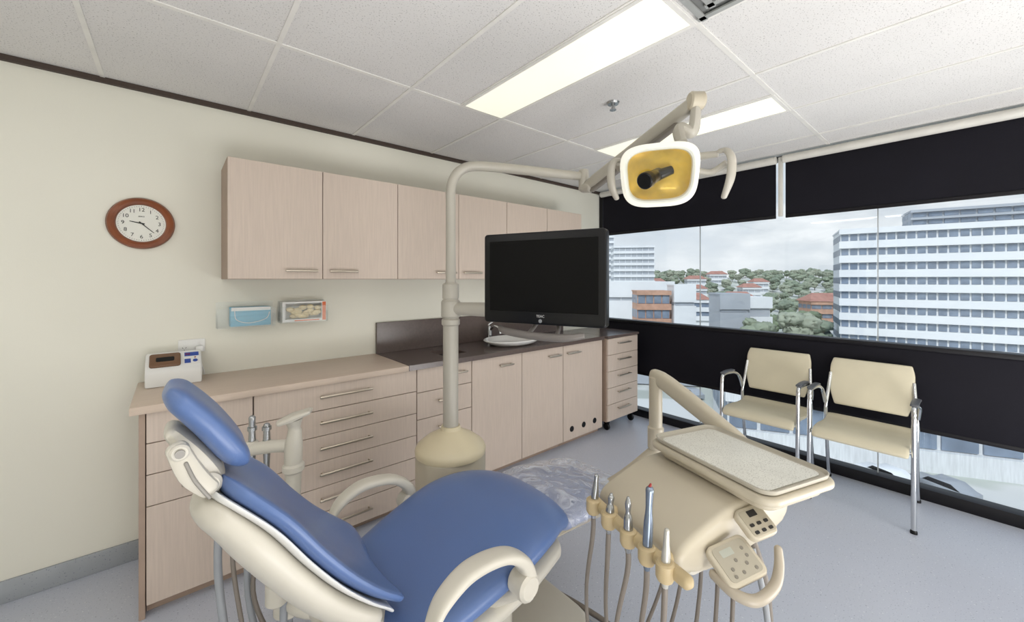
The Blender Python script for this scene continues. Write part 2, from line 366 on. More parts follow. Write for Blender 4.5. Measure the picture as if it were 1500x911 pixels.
# ---------------------------------------------------------------- wall items
def MW(x,z,y=WY): return basis((x,y,z),(1,0,0),(0,0,1))
r=empty('wall_clock',(-.126,WY-.02,1.716),'round analogue clock with brown wooden rim and white dial','clock')
g=G(MW(-.126,1.716)); g.lathe([(.092,.0),(.129,.0),(.131,.012),(.124,.026),(.110,.031),(.099,.026),(.094,.016),(.092,.0)],seg=64); g.out('rim',M_wood,parent=r,label='brown wooden rim')
g=G(MW(-.126,1.716)); g.cyl((0,0,.002),(0,0,.014),.095,seg=64); dial=g.out('dial',M_paper,parent=r,label='white dial')
for n in range(1,13):
    g=G(MW(-.126,1.716)); a=math.radians(90-30*n); g.text(str(n),.026,Matrix.Translation((.069*math.cos(a),.069*math.sin(a),.0146))); g.out('numeral',M_ink,parent=dial,label='black numeral')
g=G(MW(-.126,1.716))
for n in range(60):
    a=math.radians(6*n); g.box(-.0006,.0006,.084,.088 if n%5 else .09,.014,.0148,M=Matrix.Rotation(a,4,'Z'))
g.out('minute_track',M_ink,parent=dial,label='ring of fine minute marks')
g=G(MW(-.126,1.716)); g.text('SEIKO',.009,Matrix.Translation((0,.035,.0146))); g.out('lettering',M_ink,parent=dial,label='small black brand lettering')
def hand(nm,ang,L,w,z):
    g=G(MW(-.126,1.716)); g.prism([(-w,-.012),(w,-.012),(w*.5,L),(-w*.5,L)],z,z+.001,M=Matrix.Rotation(math.radians(-ang),4,'Z')); g.out(nm,M_ink,parent=r,label='black '+nm.replace('_',' '))
hand('hour_hand',281,.045,.0034,.0155); hand('minute_hand',134,.066,.0024,.017)
def tray_box(name,x0,x1,z0,z1,dep,label,cat):
    r=empty(name,((x0+x1)/2,WY-dep/2,z0),label,cat); t=.003; y0=WY-dep
    g=G(); g.box(x0,x1,WY-t,WY-.0005,z0,z1); g.box(x0,x1,y0,y0+t,z0,z0+(z1-z0)*.75); g.box(x0,x0+t,y0+t,WY-t,z0,z1*.5+z0*.5); g.box(x1-t,x1,y0+t,WY-t,z0,z1*.5+z0*.5); g.box(x0,x1,y0+t,WY-t,z0,z0+t)
    g.out('holder',M_acryl,parent=r,label='clear acrylic holder'); return r
r=tray_box('mask_dispenser',.18,.46,1.155,1.30,.09,'clear acrylic wall holder for face masks','dispenser')
r2=empty('face_mask_stack',(.345,WY-.05,1.16),'pale blue pleated face masks in the acrylic holder','face masks')
g=G()
for k in range(7): 
    z0=1.162; x_=.24+.006*random.random(); t=.105-.01*random.random()
    yy=WY-.078+.01*k
    for q in range(4): g.box(x_,x_+.195,yy-.002*(q%2),yy+.006,z0+t*q/4,z0+t*(q+1)/4+.004,.002,2)
g.out('mask_layers',M_mask,parent=r2)
g=G(); 
g.tube([(.26,WY-.082,1.25),(.27,WY-.085,1.20),(.33,WY-.086,1.18),(.41,WY-.085,1.2),(.43,WY-.082,1.24)],.002,seg=6); g.box(.245,.435,WY-.083,WY-.079,1.25,1.27,.001); g.out('ear_loop',M_white,parent=r2,label='white elastic loop')
r=tray_box('glove_dispenser',.485,.75,1.165,1.30,.1,'clear acrylic wall holder for glove box','dispenser')
r2=empty('glove_box',(.618,WY-.05,1.17),'white cardboard box with orange ends holding cream gloves','glove box')
g=G(); y0=WY-.093
g.box(.495,.74,y0,WY-.006,1.17,1.186); g.box(.495,.74,y0,WY-.006,1.282,1.292); g.box(.495,.51,y0,WY-.006,1.186,1.282); g.box(.715,.74,y0,WY-.006,1.186,1.282); g.box(.51,.715,WY-.03,WY-.006,1.186,1.282)
g.out('carton',M_white,parent=r2)
g=G(); g.box(.718,.738,y0-.001,y0,1.173,1.288); g.box(.56,.70,y0-.001,y0,1.174,1.18); g.out('label_print',M_orange,parent=r2,label='orange printed panel')
g=G()
for k in range(26): g.ball((.53+.17*random.random(),WY-.07-.018*random.random(),1.20+.06*random.random()),.018,(1.3,.7,.8),sub=2)
g.out('gloves',M_glove,parent=r2,label='crumpled cream latex gloves')
r=empty('power_outlet',(.085,WY-.005,1.03),'white double power outlet on the wall','outlet')
g=G(MW(.075,1.066)); g.prism(rrect(0,0,.115,.072,.006),0,.009,.002); g.out('cover_plate',M_white,parent=r)
for x in (-.032,.032):
    g=G(MW(.075+x,1.078)); g.box(-.006,.006,-.008,.008,.009,.012,.001); g.out('switch',M_white,parent=r)
    g=G(MW(.075,1.066))
    for (dx,dy,a) in ((-.007,-.008,30),(.007,-.008,-30),(0,-.022,0)): g.box(-.001,.001,-.004,.004,.0088,.0093,M=Matrix.Translation((x+dx,dy,0))@Matrix.Rotation(math.radians(a),4,'Z'))
    g.out('socket',M_ink,parent=r,label='three dark socket slots')
r=empty('power_plug',(.107,WY-.03,1.03),'white power plug pushed into the wall outlet','plug')
g=G(); g.box(.09,.125,WY-.045,WY-.0095,1.035,1.065,.006); g.out('plug_body',M_white,parent=r)
G().tube([(.107,WY-.04,1.035),(.11,WY-.045,.99),(.125,WY-.03,.93),(.128,WY-.02,.905)],.003,seg=8).out('cord',M_white,parent=r)
r=empty('amalgam_mixer',(0,2.68,.9),'small white capsule mixer with brown lid and blue keypad','dental mixer')
P=[(-.0,0),(.155,0),(.155,.145),(.105,.15),(.012,.085),(0,.06)]
Mx=basis((-.108,2.60,.902),(0,1,0),(0,0,1))
g=G(Mx); g.prism(P,0,.22,.008); g.out('housing',M_white,parent=r)
fy=Vector((0,.093,.065)).normalized(); Mf=basis((-.108,2.613,.988),(1,0,0),fy)
g=G(Mf); g.prism(rrect(.075,.052,.12,.09,.012),-.002,.012,.005); g.out('lid',M_smoke,parent=r,label='brown translucent lid')
g=G(Mf); g.prism(rrect(.075,.052,.07,.03,.006),.0121,.0128); g.out('lid_slot',M_gap,parent=r)
g=G(Mf); g.box(.148,.21,.012,.1,.0005,.0012); g.out('keypad',M_white,parent=r)
g=G(Mf); g.box(.15,.208,.07,.098,.0012,.0018); g.box(.15,.175,.02,.05,.0012,.0018); g.cyl((.193,.035,.0012),(.193,.035,.003),.01); g.out('keypad_print',M_bluel,parent=r,label='blue keypad areas')
g=G(Mf); g.text('88',.02,Matrix.Translation((.163,.084,.002))); g.cyl((.193,.058,.0012),(.193,.058,.002),.004); g.out('digits',M_red,parent=r,label='red digits')
for x in (-.09,.095):
    for y in (2.62,2.74):
        g=G(); g.cyl((x,y,.9),(x,y,.903),.008); g.out('foot',M_black,parent=r)
# ---------------------------------------------------------------- dental chair
YC=1.2
def cushion(g,path,yc=YC,n=8,seg=40,e=.06,ex=3.2,ey=2.6,er=.35,off=0):
    P=catmull(path,n); L=[0]
    for a,b in zip(P,P[1:]): L.append(L[-1]+math.hypot(b[0]-a[0],b[1]-a[1]))
    def at(s):
        for i in range(len(L)-1):
            if L[i+1]>=s: 
                t=(s-L[i])/max(L[i+1]-L[i],1e-9); return tuple(a+(b-a)*t for a,b in zip(P[i],P[i+1]))
        return P[-1]
    T=L[-1]; ss=[e*(1-math.cos(math.radians(q))) for q in (4,20,35,50,65,80)]
    mid=[e+(T-2*e)*k/40 for k in range(41)]
    s_all=ss+mid+[T-x for x in reversed(ss)]
    rings=[]
    for s_ in s_all:
        p=at(s_); q=at(min(s_+.015,T)); p_=at(max(s_-.015,0)); t=Vector((q[0]-p_[0],0,q[1]-p_[1])).normalized(); nr=Vector((-t.z,0,t.x))
        d=min(s_,T-s_); f=math.sqrt(max(0,1-(1-min(d/e,1))**2)); f=max(f,.08)
        hw=p[2]*(1-er*(1-f)); th=p[3]*(.25+.75*f)
        R=[]
        for k in range(seg):
            a=2*math.pi*k/seg; c=math.cos(a); sn=math.sin(a)
            u=math.copysign(abs(c)**(2/ex),c); v=math.copysign(abs(sn)**(2/ey),sn)
            R.append(Vector((p[0],yc+u*hw,p[1]))+nr*(off-p[3]/2+v*th/2+p[4]*u*u))
        rings.append(R)
    g.loft(rings)
chair=empty('dental_chair',(.8,YC,0),'reclined dental patient chair with blue vinyl upholstery and cream shell','dental chair')
g=G(); cushion(g,[(.0,1.20,.075,.05,.008),(.03,1.175,.10,.055,.008),(.08,1.115,.108,.06,.01),(.125,1.045,.105,.06,.01),(.15,.992,.085,.05,.008)],e=.04)
g.out('headrest',M_blue,parent=chair)
back=[(.088,.975,.10,.04,.02),(.13,.94,.145,.045,.025),(.20,.865,.18,.048,.03),(.27,.765,.198,.048,.032),(.335,.68,.208,.046,.035),(.40,.615,.215,.044,.035),(.455,.57,.205,.04,.03),(.485,.535,.18,.036,.02)]
g=G(); cushion(g,back,e=.045); g.out('backrest',M_blue,parent=chair)
g=G(); cushion(g,[(x,z,w*.95,.018,c*.96) for i,(x,z,w,t,c) in enumerate(back)],e=.03,off=-.042); g.out('backrest_rim',M_white,parent=chair,label='pale rim under the backrest cushion')
g=G(); cushion(g,[(x,z,w*.88,.07 if i<2 else .085,c*.9) for i,(x,z,w,t,c) in enumerate(back)],e=.05,off=-.05); g.out('back_shell',M_cream,parent=chair,label='cream plastic back shell')
g=G(); cushion(g,[(.40,.475,.22,.09,.0),(.50,.488,.27,.10,.015),(.66,.545,.30,.11,.012),(.82,.60,.31,.11,.0),(.96,.618,.285,.10,-.01),(1.06,.605,.25,.09,-.015),(1.13,.572,.23,.08,-.015),(1.165,.53,.215,.07,-.01)],e=.05); g.out('seat',M_blue,parent=chair)
g=G(); cushion(g,[(.40,.40,.2,.07,0),(.6,.42,.25,.09,0),(.85,.47,.27,.10,0),(1.1,.49,.22,.09,0)],e=.05); g.out('seat_shell',M_cream,parent=chair,label='cream plastic underside of the seat')
g=G(); cushion(g,[(1.08,.545,.215,.08,0),(1.2,.545,.215,.08,0),(1.4,.52,.21,.08,0),(1.50,.50,.205,.08,0),(1.56,.485,.19,.07,0)],e=.05); g.out('legrest',M_lgrey,parent=chair,label='pale blue-grey legrest pad')
g=G(); cushion(g,[(1.11,.572,.225,.1,0),(1.22,.566,.232,.1,0),(1.32,.556,.228,.105,0),(1.42,.538,.23,.10,0),(1.52,.522,.218,.10,0),(1.60,.505,.205,.09,0)],e=.05); 
for v in g.bm.verts: v.co+=Vector((0,0,1))*.007*noise.noise(v.co*15)
g.out('plastic_cover',M_wrap,parent=chair,label='wrinkled clear plastic cover over the legrest')
g=G(); g.tube([(1.05,YC,.46),(1.3,YC,.44),(1.5,YC,.42)],[(.17,.03)]*3,ref=(0,1,0),ex=3,rnd=True); g.out('legrest_shell',M_taupe,parent=chair,label='taupe legrest underside')
g=G(); g.tube([(-.0,1.2,1.08),(.03,1.2,1.04),(.06,1.2,.985),(.08,1.2,.94)],[(.05,.018),(.075,.026),(.07,.03),(.05,.02)],ref=(0,1,0),ex=3,rnd=True)
g.tube([(.06,1.2,.965),(.085,1.2,.89),(.14,1.2,.80),(.23,1.2,.67)],[(.05,.018),(.06,.022),(.07,.025),(.08,.03)],ref=(0,1,0),ex=3,rnd=True)
g.cyl((.06,1.12,.965),(.06,1.28,.965),.026,bev=.006); g.cyl((.01,1.11,1.055),(.01,1.29,1.055),.018,bev=.004)
g.tube([(.005,1.13,1.06),(.03,1.125,1.0),(.06,1.12,.96)],[(.014,.02),(.016,.024),(.014,.02)],ref=(0,1,0),ex=3,rnd=True)
g.out('headrest_bracket',M_cream,parent=chair,label='cream articulated headrest bracket')
g=G(); g.cyl((.06,1.112,.965),(.06,1.119,.965),.014,bev=.003); g.cyl((.01,1.104,1.055),(.01,1.109,1.055),.009); g.tube([(.02,1.112,1.03),(.035,1.106,.99),(.06,1.106,.945)],.004,rnd=True)
g.out('pivot_knob',mat('grey_plastic',rgb(140,136,130),.4),parent=chair,label='grey pivot knob')
arm=[(.455,.595),(.49,.648),(.57,.685),(.68,.675),(.75,.63),(.775,.57),(.765,.53)]
for y,dz,dx,s in ((.86,-.018,.018,-1),(1.535,-.05,-.02,1)):
    g=G(); g.tube([(x+dx,y,z+dz) for x,z in arm],[(.024,.010),(.030,.014),(.032,.016),(.032,.016),(.032,.02),(.032,.024),(.028,.026)],seg=20,ref=(0,1,0),ex=2.8,rnd=True)
    g.cyl((.76+dx,y-.034,.56+dz),(.76+dx,y+.034,.56+dz),.038,bev=.008)
    g.tube([(.76+dx,y,.55+dz),(.76+dx,y-s*.07,.47),(.74,y-s*.14,.42)],[.028,.026,.026])
    g.out('armrest',M_cream,parent=chair,label='curved cream armrest')
g=G(); g.prism(rrect(.82,YC,.26,.24,.05),.06,.42,.01); g.prism([(x,y) for x,y in rrect(.72,YC,.34,.3,.05)],.30,.40,.02); g.out('lift_column',M_cream,parent=chair)
g=G(); g.prism(rrect(.85,YC,.9,.46,.12),.0,.065,.02); g.out('base_plate',M_cream,parent=chair)
g=G(); g.tube([(.35,YC,.45),(.40,YC,.46),(.5,YC,.40),(.62,YC,.36)],[(.12,.05),(.14,.06),(.15,.05),(.15,.05)],ref=(0,1,0),ex=3,rnd=True); g.out('hinge_housing',M_cream,parent=chair)
# ---------------------------------------------------------------- assistant arm
r=empty('assistant_arm',(.345,1.68,0),'cream assistant arm with suction holders beside the dental chair','assistant arm')
bx,by=.345,1.68
g=G(); g.tube([(bx,by,.42),(bx,by,.60),(bx,by,.78),(bx+.005,by,.85)],[.022,.025,.032,.024],rnd=True)
g.cyl((bx,by,.70),(bx,by,.735),.038,bev=.008)
g.out('post',M_cream,parent=r)
g=G(); g.tube([(bx-.045,by+.01,.893),(bx,by,.907),(bx+.05,by-.02,.925)],[(.03,.010),(.036,.014),(.034,.009)],ref=(.5,1,0),ex=3,rnd=True); g.tube([(bx,by,.83),(bx+.003,by,.87),(bx,by,.9)],[.024,.022,.034]); g.out('grip',M_cream,parent=r,label='flared cream grip')
g=G(); g.tube([(bx,by,.80),(bx-.06,by+.04,.80),(bx-.13,by+.09,.79),(bx-.16,by+.11,.785)],[(.018,.024)]*4,rnd=True)
for p in ((.225,1.775),(.268,1.745)): g.cyl((p[0],p[1],.775),(p[0],p[1],.82),.021,bev=.004)
g.out('holder_bar',M_cream,parent=r)
g=G(); g.tube([(bx,by,.44),(bx-.03,by-.08,.37),(.33,1.48,.33),(.55,1.33,.30)],[.035,.035,.035,.035]); g.cyl((.30,1.54,.28),(.30,1.54,.42),.045,bev=.01); g.cyl((.26,1.50,.36),(.26,1.50,.44),.035,bev=.008); g.out('link_arm',M_cream,parent=r)
for i,(p,lb) in enumerate((((.225,1.775),'silver suction handpiece'),((.268,1.745),'silver syringe handpiece'))):
    h=empty('suction_handpiece',(p[0],p[1],.7),lb+' upright in the assistant arm holder','suction handpiece','handpieces on the assistant arm')
    g=G(); g.tube([(p[0],p[1],.70),(p[0],p[1],.80),(p[0]-.0,p[1],.86),(p[0],p[1],.905-.03*i)],[.009,.013,.011,.012],rnd=True,sm=4); g.cyl((p[0],p[1],.86),(p[0],p[1],.872),.016); g.out('barrel',M_steel,parent=h)
    g=G(); g.tube([(p[0],p[1],.71),(p[0]-.005,p[1],.55),(p[0]-.02-.03*i,p[1]-.05,.3),(p[0]+.02,p[1]-.12,.1),(.3,1.55,.15),(.30,1.53,.3)],.011-.003*i,seg=10); g.out('hose',M_hosel if i==0 else M_hose,parent=h,label='grey hose')
g=G(); g.tube([(.19,1.795,.785),(.15,1.77,.75),(.12,1.70,.6),(.115,1.62,.4),(.16,1.55,.12),(.26,1.5,.1),(.28,1.5,.36)],.012,seg=12); g.out('suction_hose',M_hosel,parent=r,label='thick grey suction hose')
g=G(); g.tube([(.21,1.785,.775),(.175,1.72,.62),(.15,1.62,.5),(.17,1.58,.3),(.2,1.55,.1),(.27,1.52,.1),(.29,1.52,.34)],.007,seg=10); g.out('suction_hose',M_hose,parent=r)
# ---------------------------------------------------------------- light post
px,py_=1.05,1.70
post=empty('dental_light_post',(px,py_,0),'cream dental pole with jointed arm carrying an operating light','dental light')
g=G(); g.prism(rrect(px,py_,.33,.31,.13,8),.0,.575,.01); g.out('junction_housing',M_taupe,parent=post,label='beige rounded junction housing')
g=G(); g.lathe([(.172,0),(.175,.02),(.165,.04),(.12,.075),(.07,.10),(.05,.113),(.046,.13),(.0,.13)],(px,py_,.572),seg=48); g.out('dome',M_dome,parent=post,label='ivory dome cover')
g=G(); g.cyl((px,py_,.69),(px,py_,1.40),.038,seg=32); g.cyl((px,py_,1.33),(px,py_,1.41),.041,bev=.006); g.cyl((px,py_,1.20),(px,py_,1.235),.045,bev=.006); g.cyl((px,py_,1.235),(px,py_,1.33),.043,bev=.006); g.out('pole',M_pole,parent=post)
e=Vector((1.652,1.349,0)); d=(e-Vector((px,py_,0)))
def al(t,z): return (px+d.x*t,py_+d.y*t,z)
g=G(); g.tube([(px,py_,1.38),(px,py_,1.6),(px,py_,1.78),(px,py_,1.87),al(.02,1.93),al(.07,1.975),al(.15,1.998),al(.3,2.0),al(.6,1.99),al(.97,1.975)],[.026]+[.0245]*8+[.022],seg=20); g.cyl((px,py_,1.395),(px,py_,1.415),.031,bev=.004); g.out('upper_pole',M_pole,parent=post)
g=G(); g.cyl((e.x,e.y,1.90),(e.x,e.y,2.01),.027,bev=.005); g.tube([(e.x,e.y,1.915),(e.x-.01,e.y-.05,1.905)],[.026,.026],sm=1,rnd=True); g.out('joint',M_pole,parent=post)
el=Vector((1.504,.687,2.105)); st=Vector((e.x-.005,e.y-.03,1.915))
g=G(); g.tube([st,st.lerp(el,.1),st.lerp(el,.9),el],[(.02,.026),(.022,.032),(.02,.028),(.018,.026)],sm=1,ref=(1,-.25,0),seg=20,ex=3,rnd=True); g.out('spring_arm',M_pole,parent=post)
g=G(); o=Vector((0,0,-.036)); g.tube([st.lerp(el,.06)+o,st.lerp(el,.86)+o],[(.014,.012)]*2,sm=1,ref=(1,-.25,0),seg=12,ex=3,rnd=True); g.out('arm_cover',mat('dark_grey_plastic',rgb(118,112,104),.4),parent=post)
g=G(); sd=Vector((.76,-.649,0)); g.cyl(el-sd*.028,el+sd*.028,.034,bev=.006); g.out('elbow',M_taupe,parent=post)
hc=V(.5376,1.45,1.812)
nrm=(V(-.30,-.86,0)+Vector((0,0,-.33))).normalized()
xa=Vector((0,0,1)).cross(nrm).normalized(); ya=nrm.cross(xa); hM=basis(hc,xa,ya)
yk=hc+Vector((0,0,.125))-nrm*.05
g=G(); g.tube([el+Vector((0,0,-.02)),el+Vector((0,0,-.1))+(yk-el)*.1,el.lerp(yk,.7)+Vector((.03,-.02,0)),yk+xa*.08+Vector((0,0,-.02))],[(.022,.016),(.024,.018),(.024,.018),(.022,.018)],ex=2.6); g.out('drop_arm',M_pole,parent=post)
def srect(w,h,z,ex=3.6,n=48,t=0):
    o=[]
    for k in range(n):
        a=2*math.pi*k/n;c=math.cos(a);s_=math.sin(a); x_=w*math.copysign(abs(c)**(2/ex),c); y_=h*math.copysign(abs(s_)**(2/ex),s_)
        o.append(Vector((x_*(1+t*y_/h),y_,z)))
    return o
g=G(hM); g.loft([srect(.05,.045,-.085),srect(.085,.07,-.075),srect(.118,.096,-.03,t=.05),srect(.132,.112,.012,t=.06),srect(.133,.113,.022,t=.06),srect(.120,.100,.026,t=.06),srect(.110,.090,.022,t=.05),srect(.107,.087,.008,t=.05)],caps=False); lh=g.out('light_head',M_lens,parent=post,label='frosted white lamp housing')
g=G(hM); g.loft([srect(.112,.092,.016,t=.05),srect(.095,.076,-.012),srect(.065,.05,-.03),srect(.02,.018,-.036)],caps=False); g.out('reflector',M_yel,parent=lh,label='golden yellow reflector')
g=G(hM); g.cyl((.0,.0,-.03),(-.035,-.006,.055),.024,.024,bev=.004); g.cyl((-.035,-.006,.055),(-.05,-.009,.085),.03,.03,bev=.004); g.cyl((.045,.012,-.02),(0,.0,-.0),.016,.02); g.out('lamp_shield',M_black,parent=lh,label='black bulb shield')
g=G(hM); g.loft([srect(.116,.096,.0245,t=.055),srect(.116,.096,.0265,t=.055)]); g.out('lens_cover',M_acryl,parent=lh,label='clear lens cover')
g=G(hM); g.cyl((-.0,0,-.125),(0,0,-.08),.035,bev=.006); g.tube([(-.15,.03,-.06),(-.08,.04,-.10),(0,.045,-.105),(.1,.045,-.10),(.2,.05,-.06)],[.012,.014,.016,.014,.012]); g.out('yoke',M_pole,parent=post)
for sx,tx in ((-1,-.158),(1,.225)):
    g=G(hM); k=.0 if sx<0 else .02
    g.tube([(tx-.02*sx,.06,-.05),(tx,.06,-.035),(tx+.012*sx,.03,-.01),(tx+.01*sx,-.03,.0),(tx-.005*sx,-.075-k,-.01)],[(.009,.012),(.01,.014),(.01,.016),(.011,.016),(.009,.011)],seg=16,rnd=True)
    if sx>0: g.tube([(.13,.0,-.04),(.18,-.01,-.05),(.225,.02,-.03)],.011)
    g.out('grab_handle',M_pole,parent=post,label='curved warm grey grab handle')
# monitor arm
mc=Vector((1.096,1.101,1.434)); mx=Vector((.366,-.930,0)).normalized(); mn=Vector((-.930,-.366,0)).normalized()
bk=mc-mn*.06; 
g=G(); g.cyl((px,py_,1.24),(px,py_,1.325),.047,bev=.006); 
p1=V(-.02,1.85,1.285); g.tube([(px,py_,1.285),tuple(p1.lerp(Vector((px,py_,1.285)),.5)),tuple(p1)],[.03,.034,.034],seg=20,sm=2,rnd=True)
g.cyl((p1.x,p1.y,1.245),(p1.x,p1.y,1.34),.034,bev=.005)
b2=Vector((bk.x,bk.y,1.33)); g.tube([tuple(p1+Vector((0,0,.02))),tuple(b2-mn*.03)],[.024,.022],sm=1)
g.out('monitor_arm',M_pole,parent=post)
mon=empty('monitor',(mc.x,mc.y,1.25),'black flat-panel monitor mounted on the dental pole arm','monitor')
MM=basis(mc,mx,(0,0,1))
zz=1 if (MM.to_3x3()@Vector((0,0,1))).dot(mn)>0 else -1
g=G(MM); g.prism(rrect(0,0,.512,.362,.014),-.03*zz,.018*zz,.006); g.prism(rrect(0,-.0,.36,.24,.03),-.055*zz,-.028*zz,.01); g.out('casing',M_black,parent=mon)
g=G(MM); g.box(-.228,.228,-.132,.15,.0183*zz,.0192*zz); g.out('screen',M_screen,parent=mon,label='dark switched-off glossy screen')
g=G(MM); g.text('TEAC',.014,Matrix.Translation((0,-.148,.0187)),ext=.0004); g.out('logo',mat('silver_print',rgb(190,190,190),.4),parent=mon,label='silver brand lettering')
g=G(MM); g.lathe([(.0,.018),(.0075,.018),(.0075,.0195),(.005,.0195),(.005,.0188),(0,.0188)],(0,-.166,0)); g.out('power_button',M_steel,parent=mon,label='round silver power button')
g=G(MM); g.box(-.055,.055,-.06,.06,-.068*zz,-.053*zz,.003); g.out('mount_plate',M_steel,parent=mon)
g=G(MM); g.tube([(-.19,-.205,.0),(-.15,-.214,.02),(-.02,-.222,.04),(.1,-.222,.04),(.17,-.212,.02)],[(.012,.008),(.015,.011),(.015,.011),(.015,.011),(.012,.008)],seg=16,rnd=True); g.tube([(-.05,-.22,.03),(-.04,-.19,-.02),(0,-.12,-.05)],.008); g.tube([(.07,-.22,.03),(.06,-.19,-.02),(0.03,-.12,-.05)],.008); g.out('pull_handle',mat('dark_grey_handle',rgb(108,103,99),.4),parent=mon,label='curved grey pull handle below the screen')
# ---------------------------------------------------------------- delivery unit
DC=Vector((1.385,.512,0)); DM=Matrix.Translation(DC)@Matrix.Rotation(math.radians(-17.5),4,'Z')
du=empty('dental_delivery_unit',tuple(DC),'beige dental delivery unit with control pads beside the chair','delivery unit')
MXZ=Matrix(((1,0,0,0),(0,0,-1,0),(0,1,0,0),(0,0,0,1)))
prof=catmull([(-.36,.665),(-.37,.70),(-.335,.735),(-.22,.782),(-.12,.80),(.04,.80),(.08,.77),(.05,.70),(-.1,.655),(-.26,.638),(-.36,.665)],3)[:-1]
g=G(DM); g.prism(prof,-.225,.13,.018,M=MXZ); g.out('body',M_taupe,parent=du)
g=G(DM); g.prism([(-.345,.64),(-.345,.668),(-.2,.672),(.02,.69),(.02,.66),(-.1,.625),(-.28,.612)],-.19,.10,.01,M=MXZ); g.out('underside_housing',M_cream,parent=du,label='pale lower housing')
g=G(DM); g.prism(rrect(0,0,.31,.45,.045,8),.828,.852,.009); g.prism(rrect(0,0,.26,.40,.04,8),.803,.83,.008); g.out('tray_table',M_taupe,parent=du)
g=G(DM)
tr=[]
for (w,h,z,rr_) in ((.27,.41,.853,.035),(.286,.426,.856,.04),(.292,.432,.868,.042),(.286,.426,.869,.04),(.276,.416,.859,.036),(.26,.40,.857,.03)): tr.append([Vector((x,y,z)) for x,y in rrect(0,0,w,h,rr_,8)])
g.loft(tr); t=g.out('instrument_tray',mat('grey_tray',rgb(176,170,156),.3),label='shallow grey-beige instrument tray on the delivery unit',cat='tray')
g=G(DM); g.prism(rrect(0,0,.25,.385,.025,8),.8575,.8605,.001); g.out('tray_liner',M_grate,label='pale perforated liner lying in the instrument tray',cat='tray liner')
g=G(DM); g.tube([(-.405,.195,.70),(-.41,.1,.70),(-.41,-.05,.70),(-.405,-.19,.70)],[(.016,.016)]*4,ref=(1,0,0),ex=3,rnd=True)
hy=[.17,.09,.0,-.075,-.14]
for y in hy:
    g.lathe([(.0,-.024),(.019,-.024),(.023,-.015),(.023,.018),(.018,.022),(0,.022)],(-.425,y,.70),seg=20)
for y in (.13,-.1): g.tube([(-.40,y,.70),(-.33,y,.685)],[.014,.014],sm=1)
g.out('instrument_holder',M_tan,parent=du,label='tan plastic instrument holder bar')
def pad(cx,cy,cz,w,h,nv,kind):
    n=Vector(nv).normalized(); xa=Vector((1,.0,0)); xa=(xa-n*xa.dot(n)).normalized(); yaa=n.cross(xa)
    M=basis((cx,cy,cz),xa,yaa)
    g=G(DM); g.prism(rrect(0,0,w,h,.02,6),-.022,.0,.006,M=M); p=g.out('control_pad',M_taupe,parent=du,label='beige keypad')
    if kind==0:
        g=G(DM); g.prism(rrect(0,0,w*.84,h*.8,.008),-.0005,.0015,M=M); g.out('keypad_face',mat('pale_keypad',rgb(170,162,144),.4),parent=p)
        g=G(DM); g.prism(rrect(-.0,.02,.03,.016,.002),.0015,.002,M=M); g.out('display',M_ink,parent=p,label='small dark display')
        for i in range(3):
            for j in range(2): 
                g=G(DM); x_,y_=-.025+.025*i,-.024+.018*j; g.prism(rrect(x_,y_,.014,.008,.003,3),.0015,.003,M=M); g.out('button',M_ink,parent=p,label='small dark button')
    else:
        g=G(DM); g.prism(rrect(0,0,w*.82,h*.8,.012),-.0005,.0015,M=M); g.out('keypad_face',mat('grey_keypad',rgb(164,157,140),.35),parent=p)
        g=G(DM); g.prism(rrect(-.014,.022,.038,.017,.002),.0015,.002,M=M); g.out('display',M_lcd,parent=p,label='pale display window')
        bm_=mat('keypad_button',rgb(122,116,104),.4)
        for (x_,y_) in ((-.005,.0),(.018,-.014),(-.005,-.028),(-.028,-.014),(.032,.018),(.032,.0),(-.032,-.03),(.034,-.03)):
            g=G(DM); g.cyl((x_,y_,.0015),(x_,y_,.0028),.0045,seg=12,M=M); g.out('button',bm_,parent=p,label='small grey button')
pad(-.125,-.168,.768,.095,.08,(-.1,-.55,.8),0)
pad(-.225,-.185,.70,.125,.10,(-.2,-.5,.82),1)
g=G(DM); g.tube([(-.28,-.16,.66),(-.275,-.215,.65),(-.24,-.248,.645),(-.17,-.245,.655),(-.125,-.228,.68),(-.108,-.215,.715)],[(.011,.013),(.012,.014),(.013,.015),(.013,.015),(.012,.014),(.010,.011)],seg=16,rnd=True); g.out('handle',mat('taupe_grip',rgb(168,158,142),.4),parent=du,label='curved taupe handle')
g=G(DM); g.tube([(.105,.47,1.0),(.12,.40,.975),(.175,.15,.845),(.18,.06,.80)],[(.022,.03),(.026,.036),(.024,.032),(.022,.026)],sm=3,ref=(1,.2,0),seg=20,ex=3,rnd=True); g.tube([(.18,.06,.80),(.10,.0,.79),(.0,0,.79)],[.022]*3); g.out('balance_arm',M_taupe,parent=du,label='beige spring balance arm')
g=G(DM); g.cyl((.105,.462,.62),(.105,.462,1.0),.028,bev=.006); g.cyl((.105,.462,.68),(.105,.462,.78),.034,bev=.006); g.tube([(.105,.462,.66),(-.05,.56,.50),(-.25,.72,.36),(-.4,.8,.33)],[.034,.036,.036,.036]); g.out('support_arm',M_taupe,parent=du,label='beige support arm')
